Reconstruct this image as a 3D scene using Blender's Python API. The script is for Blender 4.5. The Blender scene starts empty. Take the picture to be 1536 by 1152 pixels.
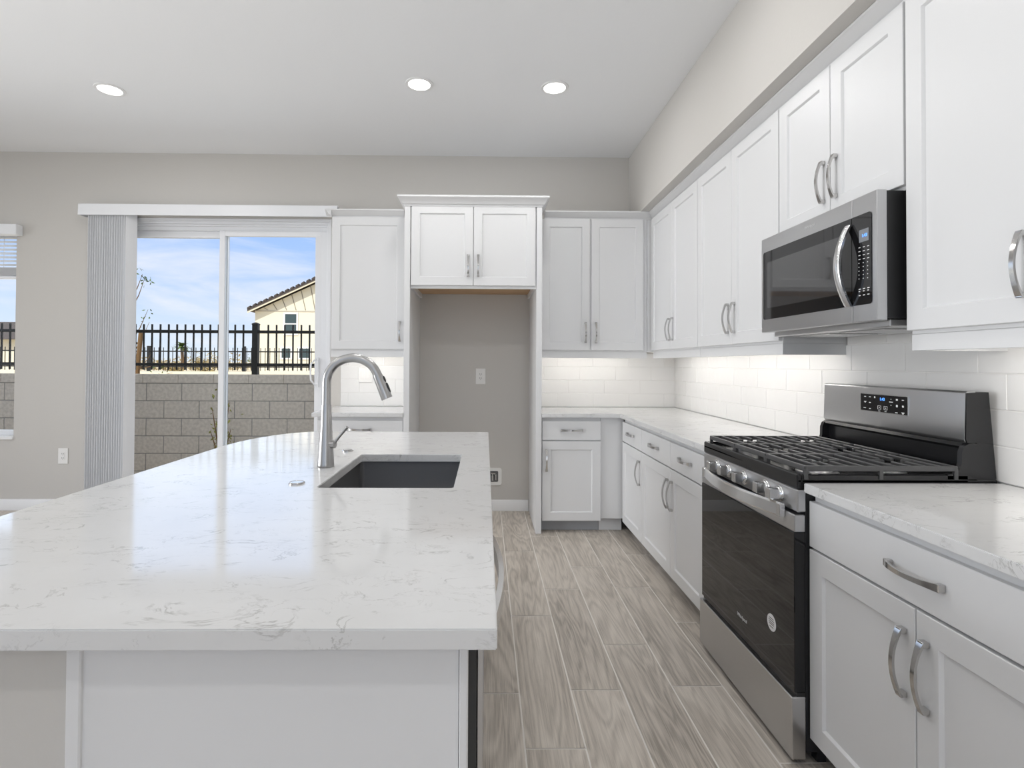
import bpy, bmesh, math, random
from mathutils import Vector, Matrix, Euler
PI = math.pi
SC = bpy.context.scene
COL = SC.collection
random.seed(7)

# ------------------------------------------------------------------ camera
CF, CYAW, CPIT, CROL, CPX, CPY, CH = 804.811, .0133, .0135, .0049, 738.8, 534.239, 1.2955
def cam_dir(x, yy, zz):
    cp, sp = math.cos(CPIT), math.sin(CPIT); y = cp*yy - sp*zz; z = sp*yy + cp*zz
    cy, sy = math.cos(CYAW), math.sin(CYAW)
    return Vector((cy*x + sy*y, -sy*x + cy*y, z))
_c, _s = math.cos(CROL), math.sin(CROL)
vr, vu, vf = cam_dir(_c, 0, _s), cam_dir(-_s, 0, _c), cam_dir(0, 1, 0)
cd = bpy.data.cameras.new('camera'); cam = bpy.data.objects.new('camera', cd); COL.objects.link(cam)
cam.matrix_world = Matrix(((vr.x, vu.x, -vf.x, 0), (vr.y, vu.y, -vf.y, 0), (vr.z, vu.z, -vf.z, CH), (0, 0, 0, 1)))
cd.sensor_width = 36; cd.lens = CF*36/1536
cd.shift_x = (768 - CPX)/1536; cd.shift_y = -(576 - CPY)/1536
cd.clip_start = .03; cd.clip_end = 3000
SC.camera = cam

# ------------------------------------------------------------------ view, world, sun, daylight
vs = SC.view_settings
vs.view_transform = 'Standard'; vs.look = 'None'; vs.gamma = 1; vs.use_curve_mapping = False
vs.exposure = 0.10
SC.cycles.use_denoising = True
SC.cycles.max_bounces = 10; SC.cycles.diffuse_bounces = 5; SC.cycles.glossy_bounces = 5
SC.cycles.transparent_max_bounces = 12
SC.cycles.sample_clamp_indirect = 6.0
SC.cycles.caustics_reflective = False; SC.cycles.caustics_refractive = False

W = bpy.data.worlds.new('sky'); SC.world = W; W.use_nodes = True
wn, wl = W.node_tree.nodes, W.node_tree.links
wn.clear()
wo = wn.new('ShaderNodeOutputWorld'); bg = wn.new('ShaderNodeBackground'); tc = wn.new('ShaderNodeTexCoord')
sep = wn.new('ShaderNodeSeparateXYZ'); wl.new(tc.outputs['Generated'], sep.inputs[0])
rp = wn.new('ShaderNodeValToRGB'); wl.new(sep.outputs['Z'], rp.inputs[0])
for i, (p, c) in enumerate([(0.0, (.80, .87, .97, 1)), (.07, (.66, .78, .98, 1)), (.20, (.40, .585, .98, 1)), (.32, (.32, .50, .96, 1)), (.5, (.72, .80, .95, 1)), (1, (1.25, 1.2, 1.12, 1))]):
    e = rp.color_ramp.elements[i] if i < 2 else rp.color_ramp.elements.new(p)
    e.position = p; e.color = c
mp = wn.new('ShaderNodeMapping'); mp.inputs['Scale'].default_value = (3.2, 3.2, 13); mp.inputs['Rotation'].default_value = (0, .18, .2); mp.inputs['Location'].default_value = (1.3, .4, 2.1)
wl.new(tc.outputs['Generated'], mp.inputs[0])
cn = wn.new('ShaderNodeTexNoise'); cn.inputs['Scale'].default_value = 1.3; cn.inputs['Detail'].default_value = 7; cn.inputs['Roughness'].default_value = .58; cn.inputs['Distortion'].default_value = .5
wl.new(mp.outputs[0], cn.inputs[0])
cr = wn.new('ShaderNodeMapRange'); cr.inputs[1].default_value = .47; cr.inputs[2].default_value = .74; cr.inputs[3].default_value = 0; cr.inputs[4].default_value = .8
wl.new(cn.outputs[0], cr.inputs[0])
mx = wn.new('ShaderNodeMix'); mx.data_type = 'RGBA'; wl.new(cr.outputs[0], mx.inputs[0]); wl.new(rp.outputs[0], mx.inputs[6]); mx.inputs[7].default_value = (.93, .92, .97, 1)
wl.new(mx.outputs[2], bg.inputs[0]); bg.inputs[1].default_value = 1.0; wl.new(bg.outputs[0], wo.inputs[0])

def lamp(name, kind, loc, rot, energy, color=(1, 1, 1), **kw):
    d = bpy.data.lights.new(name, kind); d.energy = energy; d.color = color
    for k, v in kw.items(): setattr(d, k, v)
    o = bpy.data.objects.new(name, d); COL.objects.link(o); o.location = loc; o.rotation_euler = rot
    return o
lamp('sun', 'SUN', (0, -20, 30), (math.radians(42), 0, math.radians(-22)), 3.6, (1, .95, .86), angle=.01)
# daylight coming in through the sliding door and window; left and rear fill is added
lamp('door_daylight', 'AREA', (-2.32, 4.86, 1.25), (math.radians(-90), 0, 0), 8, (.86, .92, 1), shape='RECTANGLE', size=1.7, size_y=2.3)
lamp('window_daylight', 'AREA', (-4.85, 4.86, 1.5), (math.radians(-90), 0, 0), 8, (.86, .92, 1), shape='RECTANGLE', size=1.4, size_y=1.7)
lamp('left_fill', 'AREA', (-6.93, 1.3, 1.3), (0, math.radians(-84), 0), 76, (.97, .985, 1), shape='RECTANGLE', size=2.3, size_y=3.4, spread=math.radians(105))
lamp('rear_fill', 'AREA', (-2.6, -4.05, 1.4), (math.radians(90), 0, 0), 1.5, (.97, .98, 1), shape='RECTANGLE', size=5.4, size_y=2.5)
lamp('rear_fill', 'AREA', (.85, -4.05, 1.3), (math.radians(86), 0, 0), 10, (.97, .98, 1), shape='RECTANGLE', size=1.2, size_y=2.4)
# added fill without fixtures, thrown up to brighten the ceiling
lamp('fill_uplight', 'AREA', (-3.3, .8, 1.5), (math.radians(180), 0, 0), 12, (1, 1, 1), shape='DISK', size=1.0)
lamp('fill_uplight', 'AREA', (-1.0, .2, 1.5), (math.radians(180), 0, 0), 12, (1, 1, 1), shape='DISK', size=1.0)
CAN_POWER = 4.2

# ------------------------------------------------------------------ materials
MATS = {}
def mat(name, color=(.8, .8, .8), rough=.5, metal=0., spec=.5, coat=0., emit=None, estr=0.):
    m = bpy.data.materials.new(name); m.use_nodes = True
    b = m.node_tree.nodes['Principled BSDF']
    b.inputs['Base Color'].default_value = (*color, 1); b.inputs['Roughness'].default_value = rough
    b.inputs['Metallic'].default_value = metal; b.inputs['Specular IOR Level'].default_value = spec
    b.inputs['Coat Weight'].default_value = coat
    if emit: b.inputs['Emission Color'].default_value = (*emit, 1); b.inputs['Emission Strength'].default_value = estr
    MATS[name] = m
    return m
def nt(m): return m.node_tree.nodes, m.node_tree.links, m.node_tree.nodes['Principled BSDF']
def bump(m, scale, strength, dist=.002, detail=3, stretch=None, coord='Object'):
    n, l, b = nt(m)
    t = n.new('ShaderNodeTexCoord'); mpg = n.new('ShaderNodeMapping'); l.new(t.outputs[coord], mpg.inputs[0])
    if stretch: mpg.inputs['Scale'].default_value = stretch
    x = n.new('ShaderNodeTexNoise'); x.inputs['Scale'].default_value = scale; x.inputs['Detail'].default_value = detail
    l.new(mpg.outputs[0], x.inputs[0])
    u = n.new('ShaderNodeBump'); u.inputs['Strength'].default_value = strength; u.inputs['Distance'].default_value = dist
    l.new(x.outputs[0], u.inputs['Height']); l.new(u.outputs[0], b.inputs['Normal'])
    return x
def mottled(m, c1, c2, scale, detail=4, lo=.35, hi=.65, stretch=(1, 1, 1)):
    n, l, b = nt(m)
    t = n.new('ShaderNodeTexCoord'); g = n.new('ShaderNodeMapping'); g.inputs['Scale'].default_value = stretch
    x = n.new('ShaderNodeTexNoise'); x.inputs['Scale'].default_value = scale; x.inputs['Detail'].default_value = detail
    r = n.new('ShaderNodeValToRGB'); r.color_ramp.elements[0].position = lo; r.color_ramp.elements[1].position = hi
    r.color_ramp.elements[0].color = (*c1, 1); r.color_ramp.elements[1].color = (*c2, 1)
    l.new(t.outputs['Object'], g.inputs[0]); l.new(g.outputs[0], x.inputs[0]); l.new(x.outputs[0], r.inputs[0]); l.new(r.outputs[0], b.inputs['Base Color'])

WALL = mat('taupe wall paint', (.585, .565, .535), .75); bump(WALL, 55, .12, .004)
CEIL = mat('ceiling paint', (.86, .87, .885), .9); bump(CEIL, 60, .08, .004)
TRIM = mat('white trim paint', (.82, .82, .82), .4)
CAB = mat('white cabinet paint', (.745, .747, .752), .36)
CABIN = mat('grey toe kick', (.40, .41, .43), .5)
WOOD = mat('raw cabinet plywood', (.55, .36, .2), .6); mottled(WOOD, (.50, .31, .16), (.62, .42, .25), 9, stretch=(1, 8, 8))
NICK = mat('polished nickel', (.58, .57, .56), .16, 1.0)
FAUC = mat('brushed nickel', (.46, .455, .45), .30, 1.0)
STEEL = mat('brushed stainless steel', (.57, .57, .575), .30, 1.0); bump(STEEL, 6, .05, .001, 2, (2, 2, 260))
STEELH = mat('bright stainless handle', (.74, .74, .74), .22, 1.0)
BLACK = mat('black enamel', (.012, .012, .013), .22)
MBLACK = mat('matte black plastic', (.02, .02, .021), .45)
IRON = mat('cast iron', (.07, .07, .071), .36); bump(IRON, 300, .2, .0006)
GLASSB = mat('black oven glass', (.008, .008, .009), .03, spec=.5)
GLASSW = mat('dark microwave window', (.035, .035, .037), .05, spec=1.0)
SINK = mat('dark sink steel', (.20, .20, .205), .34, 0.6)
ALU = mat('burner aluminium', (.6, .6, .6), .35, 1.0)
VINYL = mat('white vinyl', (.83, .84, .86), .35)
VANE = mat('white blind vanes', (.76, .77, .79), .5)
PLATE = mat('white outlet plastic', (.82, .81, .79), .35)
DARK = mat('dark slot', (.02, .02, .02), .6)
MARK = mat('pale panel marking', (.6, .6, .6), .5, emit=(.8, .8, .8), estr=.25)
LCD = mat('grey display window', (.22, .23, .25), .15)
BLUE = mat('blue display digits', (.02, .05, .2), .5, emit=(.08, .3, 1.0), estr=2.5)
STICK = mat('white sticker', (.8, .8, .8), .5)
LENS = mat('lit lamp lens', (.9, .9, .9), .5, emit=(1, .98, .95), estr=5.0)
LEDM = mat('lit led strip', (.9, .9, .9), .5, emit=(1, .96, .9), estr=3.0)
GROUT = mat('tile grout', (.72, .705, .685), .8)
TILE = mat('glazed white tile', (.78, .77, .755), .10, spec=.55); bump(TILE, 15, .35, .0035, 1)
FGROUT = mat('floor grout', (.88, .84, .79), .8)
BLOCK = mat('grey concrete block', (.33, .315, .30), .9); mottled(BLOCK, (.60, .55, .50), (.74, .68, .62), 30, 8)
MORT = mat('block mortar', (.36, .345, .335), .95)
FENCE = mat('black fence iron', (.012, .012, .012), .5)
SAND = mat('pale desert ground', (.62, .53, .38), .95); mottled(SAND, (.58, .49, .34), (.70, .61, .45), .6, 6)
TURF = mat('pale bounce ground', (.55, .50, .43), .9)  # pale in place of turf, to bounce light onto the block wall
ROAD = mat('grey street', (.16, .155, .15), .9)
STUCCO = mat('cream stucco', (.78, .72, .58), .9)
ROOF = mat('dark roof tile', (.07, .055, .05), .8)
HWIN = mat('dark house window', (.05, .075, .08), .15)
BARK = mat('brown bark', (.22, .13, .06), .9)
LEAF = mat('green leaf', (.09, .14, .03), .6)
LEAFY = mat('yellow green leaf', (.30, .30, .07), .6)
SCRUB = mat('dry scrub leaf', (.30, .23, .10), .8)
EXT = mat('exterior stucco', (.5, .45, .38), .9)

def glass_mat():
    m = bpy.data.materials.new('window glass'); m.use_nodes = True; n = m.node_tree.nodes; l = m.node_tree.links; n.clear()
    o = n.new('ShaderNodeOutputMaterial'); mix = n.new('ShaderNodeMixShader'); t = n.new('ShaderNodeBsdfTransparent'); g = n.new('ShaderNodeBsdfGlossy')
    t.inputs[0].default_value = (.97, .985, .985, 1); g.inputs['Roughness'].default_value = .12
    f = n.new('ShaderNodeFresnel'); f.inputs[0].default_value = 1.12
    l.new(f.outputs[0], mix.inputs[0]); l.new(t.outputs[0], mix.inputs[1]); l.new(g.outputs[0], mix.inputs[2]); l.new(mix.outputs[0], o.inputs[0])
    return m
GLASS = glass_mat()

def quartz_mat():
    m = mat('white veined quartz', (.8, .8, .8), .09, spec=.55); n, l, b = nt(m)
    t = n.new('ShaderNodeTexCoord')
    def noise(scale, detail, dist, off):
        g = n.new('ShaderNodeMapping'); g.inputs['Location'].default_value = off; g.inputs['Scale'].default_value = (.75, 1.25, 1)
        g.inputs['Rotation'].default_value = (0, 0, .35)
        l.new(t.outputs['Object'], g.inputs[0])
        x = n.new('ShaderNodeTexNoise'); x.inputs['Scale'].default_value = scale; x.inputs['Detail'].default_value = detail; x.inputs['Distortion'].default_value = dist; x.inputs['Roughness'].default_value = .62
        l.new(g.outputs[0], x.inputs[0]); return x
    def math_(op, a, bb, c=None):
        k = n.new('ShaderNodeMath'); k.operation = op; k.use_clamp = False
        for i, v in enumerate((a, bb, c)):
            if v is None: continue
            if hasattr(v, 'links') or hasattr(v, 'is_output'): l.new(v, k.inputs[i])
            else: k.inputs[i].default_value = v
        return k.outputs[0]
    def vein(sc, dist, off, wid, moff, msc, lo, hi):
        a = noise(sc, 6, dist, off).outputs[0]
        d = math_('ABSOLUTE', math_('SUBTRACT', a, .5), 0)
        r = n.new('ShaderNodeMapRange'); r.inputs[1].default_value = 0; r.inputs[2].default_value = wid; r.inputs[3].default_value = 1; r.inputs[4].default_value = 0; l.new(d, r.inputs[0])
        k = noise(msc, 3, .3, moff).outputs[0]
        q = n.new('ShaderNodeMapRange'); q.inputs[1].default_value = lo; q.inputs[2].default_value = hi; l.new(k, q.inputs[0])
        return math_('MULTIPLY', r.outputs[0], q.outputs[0])
    v1 = vein(8.5, 1.0, (0, 0, 0), .020, (5, 2, 0), 11.0, .50, .64)
    v2 = vein(17.0, 1.2, (9, 4, 1), .020, (1, 7, 0), 9.0, .50, .66)
    cl = noise(2.2, 5, .6, (3, 3, 3)).outputs[0]
    base = n.new('ShaderNodeValToRGB'); base.color_ramp.elements[0].position = .3; base.color_ramp.elements[1].position = .75
    base.color_ramp.elements[0].color = (.67, .67, .667, 1); base.color_ramp.elements[1].color = (.73, .73, .73, 1); l.new(cl, base.inputs[0])
    s = math_('MINIMUM', math_('ADD', v1, math_('MULTIPLY', v2, .7)), 1.0)
    mm = n.new('ShaderNodeMix'); mm.data_type = 'RGBA'; l.new(math_('MULTIPLY', s, .66), mm.inputs[0]); l.new(base.outputs[0], mm.inputs[6]); mm.inputs[7].default_value = (.30, .295, .285, 1)
    l.new(mm.outputs[2], b.inputs['Base Color'])
    return m
QUARTZ = quartz_mat()

def plank_mat():
    m = mat('wood look plank tile', (.4, .33, .27), .38, spec=.4); n, l, b = nt(m)
    uv = n.new('ShaderNodeUVMap'); uv.uv_map = 'grain'
    rnd = n.new('ShaderNodeAttribute'); rnd.attribute_name = 'tone'
    def mapped(sc):
        g = n.new('ShaderNodeMapping'); g.inputs['Scale'].default_value = (*sc, 1); l.new(uv.outputs[0], g.inputs[0]); return g.outputs[0]
    a = n.new('ShaderNodeTexNoise'); a.inputs['Scale'].default_value = 1; a.inputs['Detail'].default_value = 3; a.inputs['Distortion'].default_value = .3; l.new(mapped((6.0, .75)), a.inputs[0])
    # growth rings: contour lines of a smooth stretched noise
    mu = n.new('ShaderNodeMath'); mu.operation = 'MULTIPLY'; mu.inputs[1].default_value = 95; l.new(a.outputs[0], mu.inputs[0])
    si = n.new('ShaderNodeMath'); si.operation = 'SINE'; l.new(mu.outputs[0], si.inputs[0])
    f = n.new('ShaderNodeTexNoise'); f.inputs['Scale'].default_value = 1; f.inputs['Detail'].default_value = 6; f.inputs['Roughness'].default_value = .7; l.new(mapped((210, 5)), f.inputs[0])
    c = n.new('ShaderNodeTexNoise'); c.inputs['Scale'].default_value = 1; c.inputs['Detail'].default_value = 3; l.new(mapped((9, 1.5)), c.inputs[0])
    def ma(op, x, y):
        k = n.new('ShaderNodeMath'); k.operation = op
        for i, v in enumerate((x, y)):
            if isinstance(v, (int, float)): k.inputs[i].default_value = v
            else: l.new(v, k.inputs[i])
        return k.outputs[0]
    h = ma('ADD', ma('MULTIPLY', si.outputs[0], .13), ma('MULTIPLY', ma('SUBTRACT', f.outputs[0], .5), 1.25))
    h = ma('ADD', h, ma('MULTIPLY', ma('SUBTRACT', c.outputs[0], .5), .75))
    h = ma('ADD', h, ma('MULTIPLY', ma('SUBTRACT', rnd.outputs['Fac'], .5), .12))
    h = ma('ADD', h, .5)
    r = n.new('ShaderNodeValToRGB'); cr_ = r.color_ramp
    cr_.elements[0].position = .12; cr_.elements[0].color = (.34, .30, .255, 1)
    cr_.elements[1].position = .88; cr_.elements[1].color = (.75, .685, .605, 1)
    e = cr_.elements.new(.5); e.color = (.575, .518, .452, 1)
    l.new(h, r.inputs[0]); l.new(r.outputs[0], b.inputs['Base Color'])
    u = n.new('ShaderNodeBump'); u.inputs['Strength'].default_value = .12; u.inputs['Distance'].default_value = .001; l.new(f.outputs[0], u.inputs['Height']); l.new(u.outputs[0], b.inputs['Normal'])
    return m
PLANK = plank_mat()

# ------------------------------------------------------------------ mesh helpers
class B:
    def __init__(s): s.bm = bmesh.new()
    def box(s, x0, x1, y0, y1, z0, z1, bev=0., seg=1):
        r = bmesh.ops.create_cube(s.bm, size=1.0); v = r['verts']
        for q in v: q.co = Vector(((x0+x1)/2 + q.co.x*(x1-x0), (y0+y1)/2 + q.co.y*(y1-y0), (z0+z1)/2 + q.co.z*(z1-z0)))
        if bev:
            e = list({k for q in v for k in q.link_edges})
            bmesh.ops.bevel(s.bm, geom=e, offset=bev, segments=1, affect='EDGES', profile=.5)
        return s
    def prism(s, pts, axis, a, b, bev=0.):
        """polygon in the two other axes (order: axis x -> (y,z), y -> (x,z), z -> (x,y)), extruded a..b along axis"""
        def P(p, t): return {'x': (t, p[0], p[1]), 'y': (p[0], t, p[1]), 'z': (p[0], p[1], t)}[axis]
        lo = [s.bm.verts.new(P(p, a)) for p in pts]; hi = [s.bm.verts.new(P(p, b)) for p in pts]; n = len(pts)
        fs = [s.bm.faces.new(lo), s.bm.faces.new(hi)] + [s.bm.faces.new((lo[i], lo[(i+1) % n], hi[(i+1) % n], hi[i])) for i in range(n)]
        bmesh.ops.recalc_face_normals(s.bm, faces=fs)
        if bev:
            e = list({k for f in fs for k in f.edges})
            bmesh.ops.bevel(s.bm, geom=e, offset=bev, segments=1, affect='EDGES')
        return s
    def rings(s, rs, cap=True, close=False):
        vv = [[s.bm.verts.new(p) for p in r] for r in rs]; n = len(rs[0]); fs = []
        for i in range(len(vv) - (0 if close else 1)):
            a, b = vv[i], vv[(i+1) % len(vv)]
            for j in range(n): fs.append(s.bm.faces.new((a[j], a[(j+1) % n], b[(j+1) % n], b[j])))
        if cap and not close: fs += [s.bm.faces.new(vv[0]), s.bm.faces.new(vv[-1])]
        bmesh.ops.recalc_face_normals(s.bm, faces=fs)
        return s
    def tube(s, pts, rad, n=12):
        pts = [Vector(p) for p in pts]; rs = []; up = None
        for i, p in enumerate(pts):
            d = (pts[min(i+1, len(pts)-1)] - pts[max(i-1, 0)]).normalized()
            if up is None:
                up = Vector((0, 0, 1)) if abs(d.z) < .9 else Vector((1, 0, 0))
            x = d.cross(up).normalized(); y = x.cross(d).normalized(); up = y
            r = rad[i] if isinstance(rad, (list, tuple)) else rad
            rs.append([p + x*(r*math.cos(2*PI*k/n)) + y*(r*math.sin(2*PI*k/n)) for k in range(n)])
        return s.rings(rs)
    def cyl(s, p0, p1, r0, r1=None, n=24): return s.tube([p0, p1], [r0, r0 if r1 is None else r1], n)
    def lathe(s, prof, c=(0, 0, 0), axis='z', n=32):
        rs = []
        for r, t in prof:
            ring = []
            for k in range(n):
                a, b_ = r*math.cos(2*PI*k/n), r*math.sin(2*PI*k/n)
                ring.append({'z': (c[0]+a, c[1]+b_, c[2]+t), 'y': (c[0]+a, c[1]+t, c[2]+b_), 'x': (c[0]+t, c[1]+a, c[2]+b_)}[axis])
            rs.append(ring)
        return s.rings(rs)
    def quad(s, *p):
        s.bm.faces.new([s.bm.verts.new(q) for q in p]); return s
    def leaf(s, p, size, rnd=random):
        d = Vector((rnd.uniform(-1, 1), rnd.uniform(-1, 1), rnd.uniform(-1, 1))).normalized()
        e = d.cross(Vector((rnd.uniform(-1, 1), rnd.uniform(-1, 1), rnd.uniform(-1, 1)))).normalized()
        p = Vector(p); return s.quad(p - d*size, p + e*size*.45, p + d*size, p - e*size*.45)
    def build(s, name, m, parent=None, loc=None, smooth=35):
        me = bpy.data.meshes.new(name); s.bm.to_mesh(me); s.bm.free()
        for q in (m if isinstance(m, (list, tuple)) else [m]): me.materials.append(q)
        if smooth:
            for p in me.polygons: p.use_smooth = True
            me.set_sharp_from_angle(angle=math.radians(smooth))
        o = bpy.data.objects.new(name, me); COL.objects.link(o)
        if parent: o.parent = parent
        if loc: o.location = loc
        return o
def thing(name, label, cat, loc=(0, 0, 0), rz=0, group=None):
    o = bpy.data.objects.new(name, None); COL.objects.link(o); o.empty_display_size = .1
    o.location = loc; o.rotation_euler = (0, 0, rz); return tag(o, label, cat, group)
def tag(o, label, cat, group=None):
    o['label'] = label; o['category'] = cat
    if group: o['group'] = group
    return o
def struct(o): o['kind'] = 'structure'; return o
def copy_tree(o, parent=None):
    c = o.copy(); COL.objects.link(c)
    if parent: c.parent = parent
    for ch in list(o.children): copy_tree(ch, c)
    return c
def text(name, body, size, loc, rot, m, parent, align='CENTER', ext=.0003):
    cu = bpy.data.curves.new(name, 'FONT'); cu.body = body; cu.size = size; cu.align_x = align; cu.align_y = 'CENTER'; cu.extrude = ext
    tmp = bpy.data.objects.new(name, cu); COL.objects.link(tmp); bpy.context.view_layer.update()
    me = bpy.data.meshes.new_from_object(tmp.evaluated_get(bpy.context.evaluated_depsgraph_get()))
    bpy.data.objects.remove(tmp); bpy.data.curves.remove(cu); me.name = name
    if not me.materials: me.materials.append(m)
    else: me.materials[0] = m
    o = bpy.data.objects.new(name, me); COL.objects.link(o); o.parent = parent; o.location = loc; o.rotation_euler = rot
    return o
FRONT = (PI/2, 0, 0)      # lettering on a face that looks to local -y

def shaker(x0, x1, z0, z1, y=0., t=.02, rail=.064, dep=.009):
    """door leaf facing local -y, framed with a recessed flat panel"""
    b = B(); v = b.bm.verts; bv = .0018
    def ring(i, yy): return [v.new((x0+i, yy, z0+i)), v.new((x1-i, yy, z0+i)), v.new((x1-i, yy, z1-i)), v.new((x0+i, yy, z1-i))]
    R = [ring(0, y+t), ring(0, y+bv), ring(bv, y), ring(rail, y), ring(rail+.004, y+dep*.55), ring(rail+.0055, y+dep)]
    for i in range(len(R)-1):
        for k in range(4): b.bm.faces.new((R[i][k], R[i][(k+1) % 4], R[i+1][(k+1) % 4], R[i+1][k]))
    b.bm.faces.new(R[-1]); b.bm.faces.new(R[0])
    bmesh.ops.recalc_face_normals(b.bm, faces=b.bm.faces[:])
    return b
def slab(x0, x1, z0, z1, y=0., t=.02): return B().box(x0, x1, y, y+t, z0, z1, .002)
def pull(parent, x, z, y=0., vert=True, L=.168):
    """arched bar pull on two square feet"""
    b = B(); N = 16; rs = []
    for i in range(N+1):
        s = i/N; t = -L/2 + L*s; bow = math.sin(PI*s)
        d = .013 + .021*bow**.85; w = .0060 + .0035*abs(2*s-1)**3; h = .0032
        dd = PI*L*0 + .021*PI*math.cos(PI*s)/L
        nl = math.hypot(1, dd); ny, nt_ = 1/nl, -dd/nl
        pts = []
        for (a, c) in ((-w, -h), (w, -h), (w, h), (-w, h)):
            yy = -(d + c*ny); tt = t + c*nt_*1.0
            pts.append((x+a, y+yy, z+tt) if vert else (x+tt, y+yy, z+a))
        rs.append(pts)
    b.rings(rs)
    for sgn in (-1, 1):
        e0, e1 = sgn*(L/2 - .013), sgn*(L/2 + .0015)
        e0, e1 = min(e0, e1), max(e0, e1)
        if vert: b.box(x-.0088, x+.0088, y-.018, y-.0002, z+e0, z+e1, .0015)
        else: b.box(x+e0, x+e1, y-.018, y-.0002, z-.0088, z+.0088, .0015)
    return b.build('handle', NICK, parent)

# ------------------------------------------------------------------ room shell
XR, YB, ZC = 1.686, 4.736, 3.131
XL, YF = -7.0, -4.2
WT = .16
# floor of plank tiles
def make_floor():
    b = B(); bm = b.bm
    uvl = bm.loops.layers.uv.new('grain'); tone = bm.faces.layers.float.new('tone')
    f = bm.faces.new([bm.verts.new(p) for p in ((XL, YF, -.0015), (XR, YF, -.0015), (XR, YB+.1, -.0015), (XL, YB+.1, -.0015))]); f.material_index = 1
    pw, pl, g = .2055, .950, .0030
    known = {0: 1.82, 1: 2.144, 2: 2.487, 3: 2.168, -1: 2.124, 4: 2.70, -2: 2.55}
    i0 = int((XL-.14)/pw)-1
    for i in range(i0, 9):
        xa, xb = .14+i*pw, .14+(i+1)*pw
        xa, xb = max(xa, XL), min(xb, XR)
        if xb-xa < .01: continue
        off = known.get(i, (i*.333 % 1)*pl)
        k0 = int((YF-off)/pl)-1
        for k in range(k0, 12):
            ya, yb = max(off+k*pl, YF), min(off+(k+1)*pl, YB+.1)
            if yb-ya < .01: continue
            u0, v0 = random.uniform(0, 40), random.uniform(0, 40); tv = random.random()
            fl = random.choice((-1, 1))
            q = [(xa+g, ya+g), (xb-g, ya+g), (xb-g, yb-g), (xa+g, yb-g)]
            fa = bm.faces.new([bm.verts.new((x, y, 0)) for x, y in q]); fa[tone] = tv
            for lp, (x, y) in zip(fa.loops, q): lp[uvl].uv = (u0+fl*(x-xa), v0+(y-ya))
    return struct(b.build('floor', [PLANK, FGROUT], smooth=0))
make_floor()
struct(B().box(XL-WT, XR+WT, YF-WT, YB+WT, -.20, -.002).build('floor_slab', EXT))
struct(B().box(XL-WT, XR+WT, YF-WT, YB+WT, ZC, ZC+.1).build('ceiling', CEIL))
struct(B().box(XL-1.2, XR+1.2, YF-2.2, YB+.30, ZC+.12, ZC+.32).build('roof', EXT))  # unseen roof; overhangs shaped to shade the yard wall and rear opening
struct(B().box(XR, XR+WT, YF-WT, YB+WT, -.02, ZC+.12).build('wall_right', WALL))
wl_ = B()
for (y0, y1, z0, z1) in ((YF-WT, -1.2, -.02, ZC+.12), (3.0, YB+WT, -.02, ZC+.12), (-1.2, 3.0, -.02, .15), (-1.2, 3.0, 2.6, ZC+.12)): wl_.box(XL-WT, XL, y0, y1, z0, z1)
struct(wl_.build('wall_left', WALL))
l_ = B()
for y in (-1.2, .16, 1.52, 2.93): l_.box(XL-.11, XL-.05, y, y+.07, .15, 2.6)
l_.box(XL-.11, XL-.05, -1.2, 3.0, .15, .22); l_.box(XL-.11, XL-.05, -1.2, 3.0, 2.53, 2.6)
lw = struct(l_.build('window_added_left', MATS['white vinyl']))  # unseen window, added as the opening for the left fill lamp
B().box(XL-.083, XL-.078, -1.13, 2.93, .22, 2.53).build('glass_pane', GLASS, lw)
DX0, DX1, DZ = -3.30, -1.362, 2.562        # sliding door opening
WX0, WX1, WZ0, WZ1 = -5.62, -4.105, .635, 2.44
wb = B()
for (x0, x1, z0, z1) in ((XL, WX0, -.02, ZC+.12), (WX1, DX0, -.02, ZC+.12), (DX1, XR, -.02, ZC+.12), (WX0, WX1, -.02, WZ0), (WX0, WX1, WZ1, ZC+.12), (DX0, DX1, DZ, ZC+.12)):
    wb.box(x0, x1, YB, YB+WT, z0, z1)
struct(wb.build('wall_back', WALL))
wb = B()
for (x0, x1, z0, z1) in ((XL, -5.4, -.02, ZC+.12), (1.52, XR, -.02, ZC+.12), (-5.4, 1.52, 2.75, ZC+.12)):
    wb.box(x0, x1, YF-WT, YF, z0, z1)
struct(wb.build('wall_front', WALL))
# unseen rear glazing, added as the opening for the rear fill lamps
r_ = B()
for x in (-5.4, -3.68, -1.97, -.26, 1.44): r_.box(x, x+.08, YF-.1, YF-.04, 0, 2.75)
r_.box(-5.4, 1.52, YF-.1, YF-.04, 2.67, 2.75); r_.box(-5.4, 1.52, YF-.1, YF-.04, 0, .08)
rw = struct(r_.build('window_added_rear', VINYL))
B().box(-5.32, 1.44, YF-.075, YF-.07, .08, 2.67).build('glass_pane', GLASS, rw)
# soffit over the right-hand wall cabinets
ZS = 2.552
struct(B().box(1.269, XR-.001, YF, YB-.001, ZS, ZC-.001).build('soffit', WALL))
# baseboards
def baseboard(name, pts):
    b = B()
    for (x0, x1, y0, y1) in pts:
        b.prism([(y0, 0.001), (y1, 0.001), (y1, .097), (y0+.006, .097), (y0, .088)], 'x', x0, x1)
    return struct(b.build(name, TRIM))
baseboard('baseboard_back', [(XL, DX0-.06, YB-.015, YB-.0005), (-.57, .383, YB-.015, YB-.0005)])

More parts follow.
